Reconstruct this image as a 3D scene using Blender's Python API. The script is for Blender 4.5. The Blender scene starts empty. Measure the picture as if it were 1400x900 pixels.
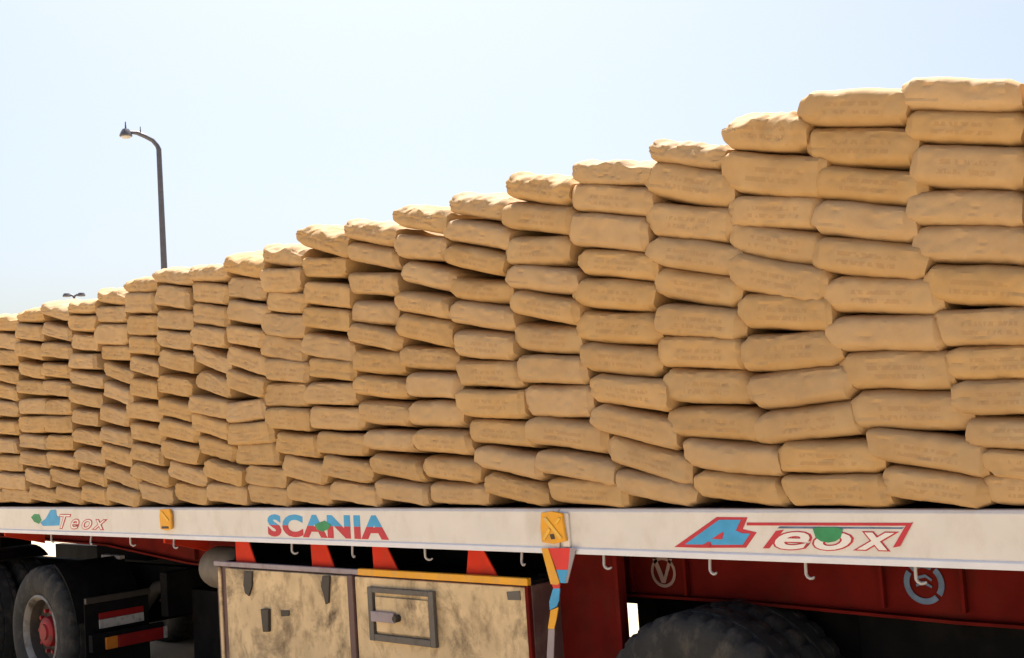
import bpy, bmesh, math, random
from mathutils import Vector, Matrix, noise

S = bpy.context.scene
COL = S.collection
R = math.radians

# ---------------------------------------------------------------- camera, sky, sun, exposure
CAM_LOC = (0, -4.1318, 1.9244)
CAM_AXES = ((0.72468, 0.68576, -0.06765), (0.10247, -0.01016, 0.99468), (0.68143, -0.72776, -0.07763))
CAM_LENS = 41.143

cam = bpy.data.cameras.new('camera')
cam.lens = CAM_LENS
cam.sensor_width = 36
cam.clip_start = 0.1
cam.clip_end = 8000
co = bpy.data.objects.new('camera', cam)
COL.objects.link(co)
mx = Matrix((CAM_AXES[0], CAM_AXES[1], CAM_AXES[2])).transposed().to_4x4()
mx.translation = Vector(CAM_LOC)
co.matrix_world = mx
S.camera = co

SUN_EL, SUN_AZ = 64, -48            # degrees; azimuth from +Y (behind the load) towards +X
w = bpy.data.worlds.new('World')
S.world = w
w.use_nodes = True
nt = w.node_tree
sky = nt.nodes.new('ShaderNodeTexSky')
sky.sky_type = 'NISHITA'
sky.sun_disc = False
sky.sun_elevation = R(SUN_EL)
sky.sun_rotation = R(SUN_AZ)
sky.altitude = 0
sky.air_density = 1.0
sky.dust_density = 4.0
sky.ozone_density = 0.4
bg = nt.nodes['Background']
bg.inputs['Strength'].default_value = 0.085
nt.links.new(sky.outputs[0], bg.inputs['Color'])

sl = bpy.data.lights.new('sun', 'SUN')
sl.energy = 5.0
sl.angle = R(0.5)
sl.color = (1.0, 0.95, 0.87)
so = bpy.data.objects.new('sun', sl)
COL.objects.link(so)
sd = Vector((math.sin(R(SUN_AZ)) * math.cos(R(SUN_EL)), math.cos(R(SUN_AZ)) * math.cos(R(SUN_EL)), math.sin(R(SUN_EL))))
so.rotation_euler = sd.to_track_quat('Z', 'Y').to_euler()

S.view_settings.view_transform = 'Standard'
S.view_settings.look = 'None'
S.view_settings.gamma = 1
S.view_settings.exposure = 1.1
S.view_settings.use_curve_mapping = False

# ---------------------------------------------------------------- materials
def mat(name, col, rough=0.6, metal=0.0, var=0.12, scale=6.0, stain=None, stain_amt=0.0, stain_scale=4.0, bump=0.0, bump_scale=60.0, spec=0.4, grime=None):
    m = bpy.data.materials.new(name)
    m.use_nodes = True
    n, l = m.node_tree.nodes, m.node_tree.links
    b = n['Principled BSDF']
    b.inputs['Roughness'].default_value = rough
    b.inputs['Metallic'].default_value = metal
    b.inputs['Specular IOR Level'].default_value = spec
    tc = n.new('ShaderNodeTexCoord')
    nz = n.new('ShaderNodeTexNoise')
    nz.inputs['Scale'].default_value = scale
    nz.inputs['Detail'].default_value = 6
    l.new(tc.outputs['Object'], nz.inputs['Vector'])
    r = n.new('ShaderNodeValToRGB')
    r.color_ramp.elements[0].position = 0.3
    r.color_ramp.elements[1].position = 0.7
    r.color_ramp.elements[0].color = tuple(c * (1 - var) for c in col) + (1,)
    r.color_ramp.elements[1].color = tuple(min(1, c * (1 + var)) for c in col) + (1,)
    l.new(nz.outputs['Fac'], r.inputs['Fac'])
    out = r.outputs['Color']
    if stain:
        sn = n.new('ShaderNodeTexNoise')
        sn.inputs['Scale'].default_value = stain_scale
        sn.inputs['Detail'].default_value = 8
        sn.inputs['Roughness'].default_value = 0.65
        mp = n.new('ShaderNodeMapping')
        mp.inputs['Scale'].default_value = (1.3, 1, 0.8)
        mp.inputs['Location'].default_value = (3.1, 1.7, 5.2)
        l.new(tc.outputs['Object'], mp.inputs['Vector'])
        l.new(mp.outputs['Vector'], sn.inputs['Vector'])
        sr = n.new('ShaderNodeValToRGB')
        sr.color_ramp.elements[0].position = 0.5
        sr.color_ramp.elements[1].position = 0.68
        sr.color_ramp.elements[0].color = (0, 0, 0, 1)
        sr.color_ramp.elements[1].color = (stain_amt,) * 3 + (1,)
        l.new(sn.outputs['Fac'], sr.inputs['Fac'])
        mxn = n.new('ShaderNodeMixRGB')
        mxn.inputs['Color2'].default_value = stain + (1,)
        l.new(sr.outputs['Color'], mxn.inputs['Fac'])
        l.new(out, mxn.inputs['Color1'])
        out = mxn.outputs['Color']
    if grime:
        gn = n.new('ShaderNodeTexNoise')
        gn.inputs['Scale'].default_value = 2.3
        gn.inputs['Detail'].default_value = 10
        gn.inputs['Roughness'].default_value = 0.72
        gn.inputs['Distortion'].default_value = 0.6
        l.new(tc.outputs['Object'], gn.inputs['Vector'])
        gr = n.new('ShaderNodeValToRGB')
        gr.color_ramp.elements[0].position = 0.50
        gr.color_ramp.elements[1].position = 0.66
        gr.color_ramp.elements[0].color = (0, 0, 0, 1)
        gr.color_ramp.elements[1].color = (0.9, 0.9, 0.9, 1)
        l.new(gn.outputs['Fac'], gr.inputs['Fac'])
        gm = n.new('ShaderNodeMixRGB')
        gm.inputs['Color2'].default_value = grime + (1,)
        l.new(gr.outputs['Color'], gm.inputs['Fac'])
        l.new(out, gm.inputs['Color1'])
        out = gm.outputs['Color']
    l.new(out, b.inputs['Base Color'])
    if bump:
        bn = n.new('ShaderNodeTexNoise')
        bn.inputs['Scale'].default_value = bump_scale
        bn.inputs['Detail'].default_value = 5
        l.new(tc.outputs['Object'], bn.inputs['Vector'])
        bp = n.new('ShaderNodeBump')
        bp.inputs['Strength'].default_value = bump
        bp.inputs['Distance'].default_value = 0.01
        l.new(bn.outputs['Fac'], bp.inputs['Height'])
        l.new(bp.outputs['Normal'], b.inputs['Normal'])
    return m

def kraft_paper():
    """brown sack paper: each sack a little different, faint print across the face"""
    m = bpy.data.materials.new('kraft_paper')
    m.use_nodes = True
    n, l = m.node_tree.nodes, m.node_tree.links
    b = n['Principled BSDF']
    b.inputs['Roughness'].default_value = 0.75
    b.inputs['Specular IOR Level'].default_value = 0.25
    tc = n.new('ShaderNodeTexCoord')
    oi = n.new('ShaderNodeObjectInfo')
    off = n.new('ShaderNodeVectorMath'); off.operation = 'MULTIPLY_ADD'
    cmb = n.new('ShaderNodeCombineXYZ')
    for i in range(3):
        l.new(oi.outputs['Random'], cmb.inputs[i])
    off.inputs[1].default_value = (37, 19, 53)
    l.new(cmb.outputs[0], off.inputs[0])
    l.new(tc.outputs['Object'], off.inputs[2])
    nz = n.new('ShaderNodeTexNoise')
    nz.inputs['Scale'].default_value = 9
    nz.inputs['Detail'].default_value = 8
    nz.inputs['Roughness'].default_value = 0.6
    l.new(off.outputs[0], nz.inputs['Vector'])
    r = n.new('ShaderNodeValToRGB')
    r.color_ramp.elements[0].position = 0.25
    r.color_ramp.elements[1].position = 0.75
    r.color_ramp.elements[0].color = (0.425, 0.262, 0.114, 1)
    r.color_ramp.elements[1].color = (0.50, 0.322, 0.152, 1)
    l.new(nz.outputs['Fac'], r.inputs['Fac'])
    # sack to sack difference
    hs = n.new('ShaderNodeHueSaturation')
    mr = n.new('ShaderNodeMapRange')
    mr.inputs['To Min'].default_value = 0.93
    mr.inputs['To Max'].default_value = 1.05
    l.new(oi.outputs['Random'], mr.inputs['Value'])
    l.new(mr.outputs[0], hs.inputs['Value'])
    wn = n.new('ShaderNodeTexWhiteNoise'); wn.noise_dimensions = '1D'
    l.new(oi.outputs['Random'], wn.inputs['W'])
    mr2 = n.new('ShaderNodeMapRange')
    mr2.inputs['To Min'].default_value = 0.92
    mr2.inputs['To Max'].default_value = 1.05
    l.new(wn.outputs['Value'], mr2.inputs['Value'])
    l.new(mr2.outputs[0], hs.inputs['Saturation'])
    l.new(r.outputs['Color'], hs.inputs['Color'])
    # grey cement dust in blotches
    dn = n.new('ShaderNodeTexNoise')
    dn.inputs['Scale'].default_value = 5
    dn.inputs['Detail'].default_value = 6
    l.new(off.outputs[0], dn.inputs['Vector'])
    dr = n.new('ShaderNodeValToRGB')
    dr.color_ramp.elements[0].position = 0.52
    dr.color_ramp.elements[1].position = 0.75
    dr.color_ramp.elements[0].color = (0, 0, 0, 1)
    dr.color_ramp.elements[1].color = (0.25, 0.25, 0.25, 1)
    l.new(dn.outputs['Fac'], dr.inputs['Fac'])
    dm = n.new('ShaderNodeMixRGB')
    dm.inputs['Color2'].default_value = (0.52, 0.39, 0.22, 1)
    l.new(dr.outputs['Color'], dm.inputs['Fac'])
    l.new(hs.outputs['Color'], dm.inputs['Color1'])
    # worn print: two broken lines of strokes in the middle of the face
    sx = n.new('ShaderNodeSeparateXYZ')
    l.new(tc.outputs['Object'], sx.inputs[0])
    def math_(op, a, bb=None, c=None):
        q = n.new('ShaderNodeMath'); q.operation = op
        for i, v in enumerate((a, bb, c)):
            if v is None: continue
            if isinstance(v, (int, float)): q.inputs[i].default_value = v
            else: l.new(v, q.inputs[i])
        return q.outputs[0]
    inx = math_('LESS_THAN', math_('ABSOLUTE', math_('ADD', sx.outputs['X'], -0.005)), 0.115)
    row = math_('LESS_THAN', math_('ABSOLUTE', math_('SUBTRACT', math_('ABSOLUTE', math_('ADD', sx.outputs['Z'], 0.006)), 0.014)), 0.0075)
    front = math_('LESS_THAN', sx.outputs['Y'], 0.12)
    pn = n.new('ShaderNodeTexNoise')
    pn.inputs['Scale'].default_value = 1
    pn.inputs['Detail'].default_value = 2
    pm = n.new('ShaderNodeMapping')
    pm.inputs['Scale'].default_value = (60, 4, 38)
    l.new(off.outputs[0], pm.inputs['Vector'])
    l.new(pm.outputs[0], pn.inputs['Vector'])
    ink = math_('GREATER_THAN', pn.outputs['Fac'], 0.47)
    worn = math_('MULTIPLY', math_('MULTIPLY', math_('MULTIPLY', inx, row), math_('MULTIPLY', front, ink)), nz.outputs['Fac'])
    some = math_('MULTIPLY', worn, math_('MULTIPLY', math_('GREATER_THAN', wn.outputs['Value'], 0.25), 0.5))
    pr = n.new('ShaderNodeMixRGB')
    pr.inputs['Color2'].default_value = (0.26, 0.13, 0.06, 1)
    l.new(some, pr.inputs['Fac'])
    l.new(dm.outputs['Color'], pr.inputs['Color1'])
    l.new(pr.outputs['Color'], b.inputs['Base Color'])
    bn = n.new('ShaderNodeTexNoise')
    bn.inputs['Scale'].default_value = 22
    bn.inputs['Detail'].default_value = 5
    bn.inputs['Distortion'].default_value = 0.8
    vo = n.new('ShaderNodeTexVoronoi')
    vo.inputs['Scale'].default_value = 11
    vd = n.new('ShaderNodeMixRGB'); vd.inputs['Fac'].default_value = 0.06
    l.new(off.outputs[0], vd.inputs['Color1']); l.new(bn.outputs['Color'], vd.inputs['Color2'])
    l.new(vd.outputs[0], vo.inputs['Vector'])
    hm = math_('MULTIPLY_ADD', vo.outputs['Distance'], 0.7, math_('MULTIPLY', bn.outputs['Fac'], 0.5))
    l.new(off.outputs[0], bn.inputs['Vector'])
    bp = n.new('ShaderNodeBump')
    bp.inputs['Strength'].default_value = 0.30
    bp.inputs['Distance'].default_value = 0.012
    l.new(hm, bp.inputs['Height'])
    l.new(bp.outputs['Normal'], b.inputs['Normal'])
    return m

M = {
    'kraft': kraft_paper(),
    'white': mat('white_paint', (0.70, 0.66, 0.61), 0.45, stain=(0.40, 0.31, 0.22), stain_amt=0.28, stain_scale=3.5, var=0.04, bump=0.12, bump_scale=5),
    'lip': mat('bare_white_lip', (0.72, 0.72, 0.75), 0.4, var=0.05, scale=9),
    'maroon': mat('maroon_paint', (0.125, 0.009, 0.007), 0.8, stain=(0.06, 0.02, 0.012), stain_amt=0.5, stain_scale=3, var=0.25, spec=0.06),
    'red': mat('red_paint', (0.60, 0.04, 0.018), 0.7, stain=(0.36, 0.06, 0.03), stain_amt=0.4, stain_scale=9, spec=0.1),
    'signal_red': mat('signal_red', (0.70, 0.03, 0.025), 0.5, stain=(0.35, 0.06, 0.04), stain_amt=0.4, stain_scale=14),
    'hub_red': mat('hub_red', (0.30, 0.012, 0.016), 0.6, stain=(0.06, 0.04, 0.03), stain_amt=0.8, stain_scale=16),
    'print_red': mat('print_red', (0.50, 0.028, 0.045), 0.5, var=0.1, scale=14),
    'print_blue': mat('print_blue', (0.045, 0.33, 0.62), 0.5, var=0.1, scale=14),
    'print_green': mat('print_green', (0.03, 0.26, 0.10), 0.5, var=0.2, scale=14),
    'print_white': mat('print_white', (0.78, 0.74, 0.70), 0.5, var=0.04),
    'orange': mat('orange_paint', (0.78, 0.36, 0.015), 0.5, stain=(0.5, 0.3, 0.12), stain_amt=0.5, stain_scale=12, var=0.08),
    'yellow': mat('yellow_paint', (0.78, 0.45, 0.05), 0.5, stain=(0.55, 0.42, 0.22), stain_amt=0.7, stain_scale=18),
    'beige': mat('dirty_beige_paint', (0.66, 0.49, 0.28), 0.7, grime=(0.075, 0.048, 0.028), stain=(0.15, 0.085, 0.04), stain_amt=0.5, stain_scale=9, var=0.18, scale=5, bump=0.2, bump_scale=9),
    'box_frame': mat('plum_brown_paint', (0.115, 0.06, 0.058), 0.5, stain=(0.3, 0.22, 0.16), stain_amt=0.4, stain_scale=8),
    'lilac': mat('faded_lilac_paint', (0.30, 0.25, 0.27), 0.5, stain=(0.15, 0.08, 0.08), stain_amt=0.6, stain_scale=8),
    'grey_steel': mat('grey_steel', (0.11, 0.10, 0.092), 0.5, 0.2, stain=(0.08, 0.06, 0.05), stain_amt=0.7, stain_scale=18),
    'dark_steel': mat('dark_steel', (0.05, 0.042, 0.035), 0.55, 0.2),
    'hook': mat('galvanised_steel', (0.42, 0.40, 0.40), 0.5, 0.3),
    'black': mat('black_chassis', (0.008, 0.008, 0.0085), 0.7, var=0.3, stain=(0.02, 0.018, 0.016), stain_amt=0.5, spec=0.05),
    'rubber': mat('tyre_rubber', (0.022, 0.022, 0.0225), 0.85, var=0.3, scale=9, stain=(0.10, 0.086, 0.07), stain_amt=0.6, stain_scale=9, bump=0.25, bump_scale=40),
    'disc': mat('dirty_wheel_disc', (0.06, 0.05, 0.042), 0.7, stain=(0.12, 0.09, 0.06), stain_amt=0.6, stain_scale=9),
    'rim': mat('grey_rim', (0.26, 0.245, 0.22), 0.6, 0.2, stain=(0.07, 0.05, 0.035), stain_amt=0.9, stain_scale=7),
    'tank': mat('dusty_tank_paint', (0.17, 0.142, 0.115), 0.6, stain=(0.08, 0.06, 0.05), stain_amt=0.5),
    'deck': mat('deck_board', (0.10, 0.05, 0.035), 0.8, var=0.3),
    'sand': mat('sandy_ground', (0.50, 0.40, 0.27), 0.9, var=0.14, scale=0.4, stain=(0.33, 0.26, 0.18), stain_amt=0.6, stain_scale=0.15, bump=0.5, bump_scale=3),
    'pole': mat('grey_pole_paint', (0.10, 0.10, 0.12), 0.5, 0.3),
    'amber': mat('amber_lens', (0.5, 0.16, 0.02), 0.3),
    'lens': mat('red_lens', (0.24, 0.010, 0.010), 0.4),
    'plate': mat('white_plate', (0.42, 0.41, 0.40), 0.5, stain=(0.15, 0.13, 0.11), stain_amt=0.7, stain_scale=25),
    'strap_grey': mat('grey_webbing', (0.33, 0.28, 0.29), 0.8),
    'faded_ring': mat('faded_white_print', (0.33, 0.22, 0.20), 0.6, var=0.15),
    'faded_blue': mat('faded_blue_print', (0.10, 0.16, 0.27), 0.6, var=0.3, scale=18),
}

# ---------------------------------------------------------------- mesh helpers
def bm_box(bm, x0, x1, y0, y1, z0, z1):
    vs = [bm.verts.new(p) for p in ((x0,y0,z0),(x1,y0,z0),(x1,y1,z0),(x0,y1,z0),(x0,y0,z1),(x1,y0,z1),(x1,y1,z1),(x0,y1,z1))]
    for f in ((0,3,2,1),(4,5,6,7),(0,1,5,4),(1,2,6,5),(2,3,7,6),(3,0,4,7)):
        bm.faces.new([vs[i] for i in f])
    return vs

def bm_prism(bm, pts, a, b, axis='Y'):
    """outline pts extruded from a to b; axis Y: pts are (x,z); X: (y,z); Z: (x,y)"""
    def P(p, t):
        return {'Y': (p[0], t, p[1]), 'X': (t, p[0], p[1]), 'Z': (p[0], p[1], t)}[axis]
    v0 = [bm.verts.new(P(p, a)) for p in pts]
    v1 = [bm.verts.new(P(p, b)) for p in pts]
    n = len(pts)
    bm.faces.new(v0); bm.faces.new(v1[::-1])
    for i in range(n):
        bm.faces.new((v0[i], v0[(i+1) % n], v1[(i+1) % n], v1[i]))

def bm_tube(bm, path, rad, seg=8):
    rings = []
    for i, p in enumerate(path):
        p = Vector(p)
        d = (Vector(path[min(i+1, len(path)-1)]) - Vector(path[max(i-1, 0)])).normalized()
        a = d.cross(Vector((0.31, 0.87, 0.37))).normalized()
        b = d.cross(a)
        r = rad[i] if isinstance(rad, (list, tuple)) else rad
        rings.append([bm.verts.new(p + (a*math.cos(t) + b*math.sin(t))*r) for t in (2*math.pi*k/seg for k in range(seg))])
    for u, v in zip(rings, rings[1:]):
        for k in range(seg):
            bm.faces.new((u[k], u[(k+1) % seg], v[(k+1) % seg], v[k]))
    bm.faces.new(rings[0][::-1]); bm.faces.new(rings[-1])

def bm_lathe(bm, prof, seg, axis='Y', centre=(0,0,0), notch=None, caps=True):
    """prof: (radius, position along the axis)"""
    rings = []
    for i, (r, t) in enumerate(prof):
        ring = []
        for k in range(seg):
            a = 2*math.pi*k/seg
            rr = r - (notch(i, k) if notch else 0)
            c, s = rr*math.cos(a), rr*math.sin(a)
            p = (c, t, s) if axis == 'Y' else ((t, c, s) if axis == 'X' else (c, s, t))
            ring.append(bm.verts.new(Vector(p) + Vector(centre)))
        rings.append(ring)
    for u, v in zip(rings, rings[1:]):
        for k in range(seg):
            bm.faces.new((u[k], u[(k+1) % seg], v[(k+1) % seg], v[k]))
    for ring, rev in ((rings[0], True), (rings[-1], False)) if caps else ():
        bm.faces.new(ring[::-1] if rev else ring)

def obj(name, bm, m, parent=None, loc=(0,0,0), bevel=0.0, smooth=False, kind=None):
    bmesh.ops.recalc_face_normals(bm, faces=bm.faces)
    me = bpy.data.meshes.new(name)
    bm.to_mesh(me); bm.free()
    for k in (m if isinstance(m, list) else [m]):
        me.materials.append(M[k])
    if smooth:
        for p in me.polygons: p.use_smooth = True
    o = bpy.data.objects.new(name, me)
    COL.objects.link(o)
    o.parent = parent
    o.location = loc
    if kind: o['kind'] = kind
    if bevel:
        b = o.modifiers.new('bevel', 'BEVEL'); b.width = bevel; b.segments = 2; b.limit_method = 'ANGLE'
    if smooth:
        e = o.modifiers.new('edges', 'EDGE_SPLIT'); e.split_angle = R(38)
    return o

def box(name, m, x0, x1, y0, y1, z0, z1, parent=None, loc=(0,0,0), bevel=0.004):
    bm = bmesh.new(); bm_box(bm, x0, x1, y0, y1, z0, z1)
    return obj(name, bm, m, parent, loc, bevel)

def prism(name, m, pts, a, b, parent=None, loc=(0,0,0), axis='Y', bevel=0.0):
    bm = bmesh.new(); bm_prism(bm, pts, a, b, axis)
    return obj(name, bm, m, parent, loc, bevel)

def thing(name, loc, label, cat, group=None, rotz=0):
    o = bpy.data.objects.new(name, None)
    COL.objects.link(o)
    o.empty_display_size = 0.2
    o.location = loc; o.rotation_euler = (0, 0, rotz)
    tag(o, label, cat, group)
    return o

def tag(o, label, cat, group=None):
    o['label'] = label; o['category'] = cat
    if group: o['group'] = group

def copy_tree(o, parent=None):
    c = o.copy(); COL.objects.link(c); c.parent = parent
    for ch in list(o.children): copy_tree(ch, c)
    return c

def text_mesh(body, shear=0.0, offset=0.0, depth=0.0006, space=1.02):
    cu = bpy.data.curves.new('lettering', 'FONT')
    cu.body = body; cu.size = 1; cu.shear = shear; cu.offset = offset; cu.extrude = depth
    cu.space_character = space
    cu.resolution_u = 4
    o = bpy.data.objects.new('lettering', cu)
    COL.objects.link(o)
    dg = bpy.context.evaluated_depsgraph_get()
    me = bpy.data.meshes.new_from_object(o.evaluated_get(dg))
    bpy.data.objects.remove(o); bpy.data.curves.remove(cu)
    return me

def lettering(body, m, x0, x1, z0, z1, y, parent, shear=0.0, offset=0.0, two_tone=None, fit=None, space=1.02):
    """flat letters on the rail's face between x0..x1, z0..z1; fit: letter box measured on the plain letters"""
    me = text_mesh(body, shear, offset, space=space)
    ref = me if fit is None else text_mesh(body, shear, fit, space=space)
    xs = [v.co.x for v in ref.vertices]; ys = [v.co.y for v in ref.vertices]
    ax, ay = (x1-x0)/(max(xs)-min(xs)), (z1-z0)/(max(ys)-min(ys))
    bx, by = min(xs), min(ys)
    for v in me.vertices:
        v.co = Vector((x0 + (v.co.x-bx)*ax, y - (0.0008 if v.co.z > 0 else 0), z0 + (v.co.y-by)*ay))
    if ref is not me: bpy.data.meshes.remove(ref)
    me.materials.clear()
    if two_tone:
        zc = z0 + (z1-z0)*0.52
        bm = bmesh.new(); bm.from_mesh(me)
        bmesh.ops.bisect_plane(bm, geom=bm.verts[:]+bm.edges[:]+bm.faces[:], plane_co=(0,0,zc), plane_no=(0,0,1))
        for f in bm.faces: f.material_index = 1 if f.calc_center_median().z > zc else 0
        bm.to_mesh(me); bm.free()
        for k in two_tone: me.materials.append(M[k])
    else:
        for p in me.polygons: p.material_index = 0
        me.materials.append(M[m])
    o = bpy.data.objects.new('lettering', me)
    COL.objects.link(o); o.parent = parent
    return o

# ---------------------------------------------------------------- ground
bm = bmesh.new()
N = 48
rings = [0, 4, 9, 16, 30, 60, 130, 400, 1200, 4000]
prev = None
ctr = bm.verts.new((-4, 0, 0))
for r_ in rings[1:]:
    ring = [bm.verts.new((-4 + r_*math.cos(2*math.pi*k/N), r_*math.sin(2*math.pi*k/N), 0)) for k in range(N)]
    for k in range(N):
        if prev is None: bm.faces.new((ctr, ring[k], ring[(k+1) % N]))
        else: bm.faces.new((prev[k], ring[k], ring[(k+1) % N], prev[(k+1) % N]))
    prev = ring
obj('ground', bm, 'sand', kind='structure')

# ---------------------------------------------------------------- flatbed trailer
X0, X1 = -11.3, 0.6                   # front and rear end
TB = (-3.0, 1.25, 0)
TR = thing('flatbed_trailer', TB, 'long flatbed trailer with white side rail and maroon chassis under the stacked bags', 'trailer')
OFF = (-TB[0], -TB[1], -TB[2])
def tbox(name, m, *a, parent=None, **k):
    return box(name, m, *a, parent=parent or TR, loc=OFF if parent is None else (0,0,0), **k)
def tprism(name, m, pts, a, b, parent=None, **k):
    return prism(name, m, pts, a, b, parent or TR, OFF if parent is None else (0,0,0), **k)

tbox('deck', 'deck', X0, X1, 0.07, 2.43, 1.42, 1.488, bevel=0)
rails = []
for a, b, dy in ((X0, -7.155, 0.0), (-7.151, -3.655, -0.006), (-3.651, X1, 0.0)):
    bm = bmesh.new()
    prof = [(dy, 1.318), (dy, 1.486), (dy+0.012, 1.498), (dy+0.066, 1.498), (dy+0.066, 1.300), (dy+0.012, 1.300)]
    bm_prism(bm, prof, a, b, 'X')
    o = obj('side_rail', bm, 'white', TR, OFF, bevel=0.003)
    bm = bmesh.new()
    bm_prism(bm, [(dy-0.010, 1.293), (dy-0.010, 1.317), (dy-0.002, 1.323), (dy+0.011, 1.323), (dy+0.011, 1.293)], a+0.001, b-0.001, 'X')
    obj('bottom_lip', bm, 'lip', o, bevel=0.002)
    rails.append(o)
tbox('side_rail', 'white', X0, X1, 2.434, 2.5, 1.3, 1.498)
tbox('end_beam', 'white', X0-0.08, X0-0.002, 0.0, 2.5, 1.3, 1.498)
tbox('end_beam', 'white', X1+0.002, X1+0.08, 0.0, 2.5, 1.3, 1.498)
# weld strip beside the orange plate
tbox('weld_strip', 'white', -3.625, -3.585, -0.014, -0.0005, 1.325, 1.48, parent=rails[2], bevel=0.003)

# lettering, right-hand rail: big blue letter, framed white letters, green apple
def flat(name, m, pts, y, parent, t=0.0012):
    return prism(name, m, pts, y-t, y, parent)
r3 = rails[2]
flat('red_outline', 'print_red', [(-3.005, 1.338), (-2.778, 1.467), (-2.629, 1.467), (-2.656, 1.419), (-2.592, 1.407), (-2.648, 1.344), (-2.874, 1.338), (-2.889, 1.338)], -0.0005, r3)
flat('blue_letter', 'print_blue', [(-2.948, 1.351), (-2.766, 1.456), (-2.661, 1.457), (-2.689, 1.413), (-2.659, 1.402), (-2.622, 1.402), (-2.661, 1.356), (-2.809, 1.352), (-2.819, 1.363), (-2.861, 1.352)], -0.0022, r3)
flat('letter_hole', 'print_red', [(-2.808, 1.377), (-2.754, 1.406), (-2.748, 1.401), (-2.758, 1.376)], -0.0038, r3)
flat('letter_hole', 'print_red', [(-2.871, 1.341), (-2.832, 1.364), (-2.814, 1.364), (-2.824, 1.342)], -0.0038, r3)
flat('top_bar', 'print_red', [(-2.635, 1.446), (-1.929, 1.452), (-1.944, 1.441), (-2.636, 1.434)], -0.0005, r3)
flat('end_bar', 'print_red', [(-1.958, 1.439), (-1.926, 1.455), (-1.985, 1.366), (-2.014, 1.360)], -0.0022, r3)
flat('stem_bar', 'print_red', [(-2.503, 1.414), (-2.466, 1.420), (-2.540, 1.344), (-2.570, 1.343)], -0.0005, r3)
flat('blue_bar', 'faded_blue', [(-2.484, 1.432), (-1.964, 1.435), (-1.973, 1.429), (-2.495, 1.424)], -0.0005, r3)  # faded blue bar printed below the red one
for ch, dy, q in (('e', 0, [(-2.516, 1.341), (-2.350, 1.413)]), ('o', 0.0003, [(-2.341, 1.343), (-2.174, 1.413)]), ('x', 0.0006, [(-2.165, 1.348), (-1.995, 1.416)])):
    lettering(ch, 'print_red', q[0][0], q[1][0], q[0][1], q[1][1], -0.0006-dy, r3, shear=0.35, offset=0.05, fit=0.03)
    lettering(ch, 'print_white', q[0][0], q[1][0], q[0][1], q[1][1], -0.0028-dy, r3, shear=0.35, offset=0.018, fit=0.03)
flat('green_apple', 'print_green', [(-2.336, 1.425), (-2.317, 1.431), (-2.230, 1.432), (-2.209, 1.424), (-2.221, 1.393), (-2.244, 1.379), (-2.275, 1.373), (-2.306, 1.378), (-2.327, 1.391)], -0.0040, r3)
# middle rail: two-tone name with a green spade
r2 = rails[1]
zz = [(-5.980, 1.321), (-4.869, 1.463)]
zb = [(-5.402, 1.330), (-5.391, 1.462)]
lettering('SCANIA', 'print_red', zz[0][0], zz[1][0], zb[0][1], zb[1][1], -0.0066, r2, offset=0.05, space=1.12, two_tone=['print_red', 'print_blue'])
flat('green_spade', 'print_green', [(-5.511, 1.407), (-5.420, 1.429), (-5.362, 1.405), (-5.391, 1.380), (-5.446, 1.367), (-5.493, 1.378)], -0.0085, r2)
# left rail: small blue and green emblem, red outlined letters
r1 = rails[0]
flat('blue_letter', 'print_blue', [(-9.030, 1.383), (-8.939, 1.410), (-8.848, 1.479), (-8.757, 1.482), (-8.747, 1.438), (-8.693, 1.421), (-8.713, 1.362), (-8.991, 1.355)], -0.0005, r1)
flat('green_leaf', 'print_green', [(-9.185, 1.422), (-9.130, 1.446), (-9.046, 1.444), (-9.008, 1.400), (-9.052, 1.371), (-9.135, 1.385)], -0.0020, r1)
zz = [(-8.705, 1.338), (-7.968, 1.447)]
lettering('Teox', 'print_red', zz[0][0], zz[1][0], zz[0][1], zz[1][1], -0.0006, r1, shear=0.4, offset=0.035, fit=0.02, space=1.3)
lettering('Teox', 'print_white', zz[0][0], zz[1][0], zz[0][1], zz[1][1], -0.0024, r1, shear=0.4, offset=-0.006, fit=0.02, space=1.3)

# orange ratchet plates on the rail
def winch_plate(pts, dark, ribs):
    o = tprism('winch_plate', 'orange', pts, -0.032, -0.0165, bevel=0.003)
    for q in ribs: prism('rib', 'yellow', q, -0.038, -0.0325, o, bevel=0.002)
    prism('slot', 'dark_steel', dark, -0.0345, -0.0325, o)
    return o
winch_plate([(-3.734, 1.484), (-3.670, 1.491), (-3.606, 1.481), (-3.601, 1.417), (-3.590, 1.355), (-3.670, 1.340), (-3.742, 1.346), (-3.745, 1.410)],
            [(-3.687, 1.384), (-3.662, 1.387), (-3.655, 1.364), (-3.679, 1.361)],
            [[(-3.720, 1.458), (-3.701, 1.464), (-3.608, 1.370), (-3.623, 1.360)], [(-3.623, 1.464), (-3.609, 1.459), (-3.637, 1.430), (-3.650, 1.438)],
             [(-3.690, 1.414), (-3.675, 1.405), (-3.717, 1.357), (-3.734, 1.363)]])
winch_plate([(-7.177, 1.491), (-7.061, 1.494), (-7.041, 1.460), (-7.047, 1.361), (-7.112, 1.351), (-7.180, 1.359), (-7.188, 1.443)],
            [(-7.158, 1.378), (-7.076, 1.379), (-7.071, 1.365), (-7.160, 1.363)],
            [[(-7.170, 1.475), (-7.144, 1.478), (-7.060, 1.420), (-7.079, 1.409)]])

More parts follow.
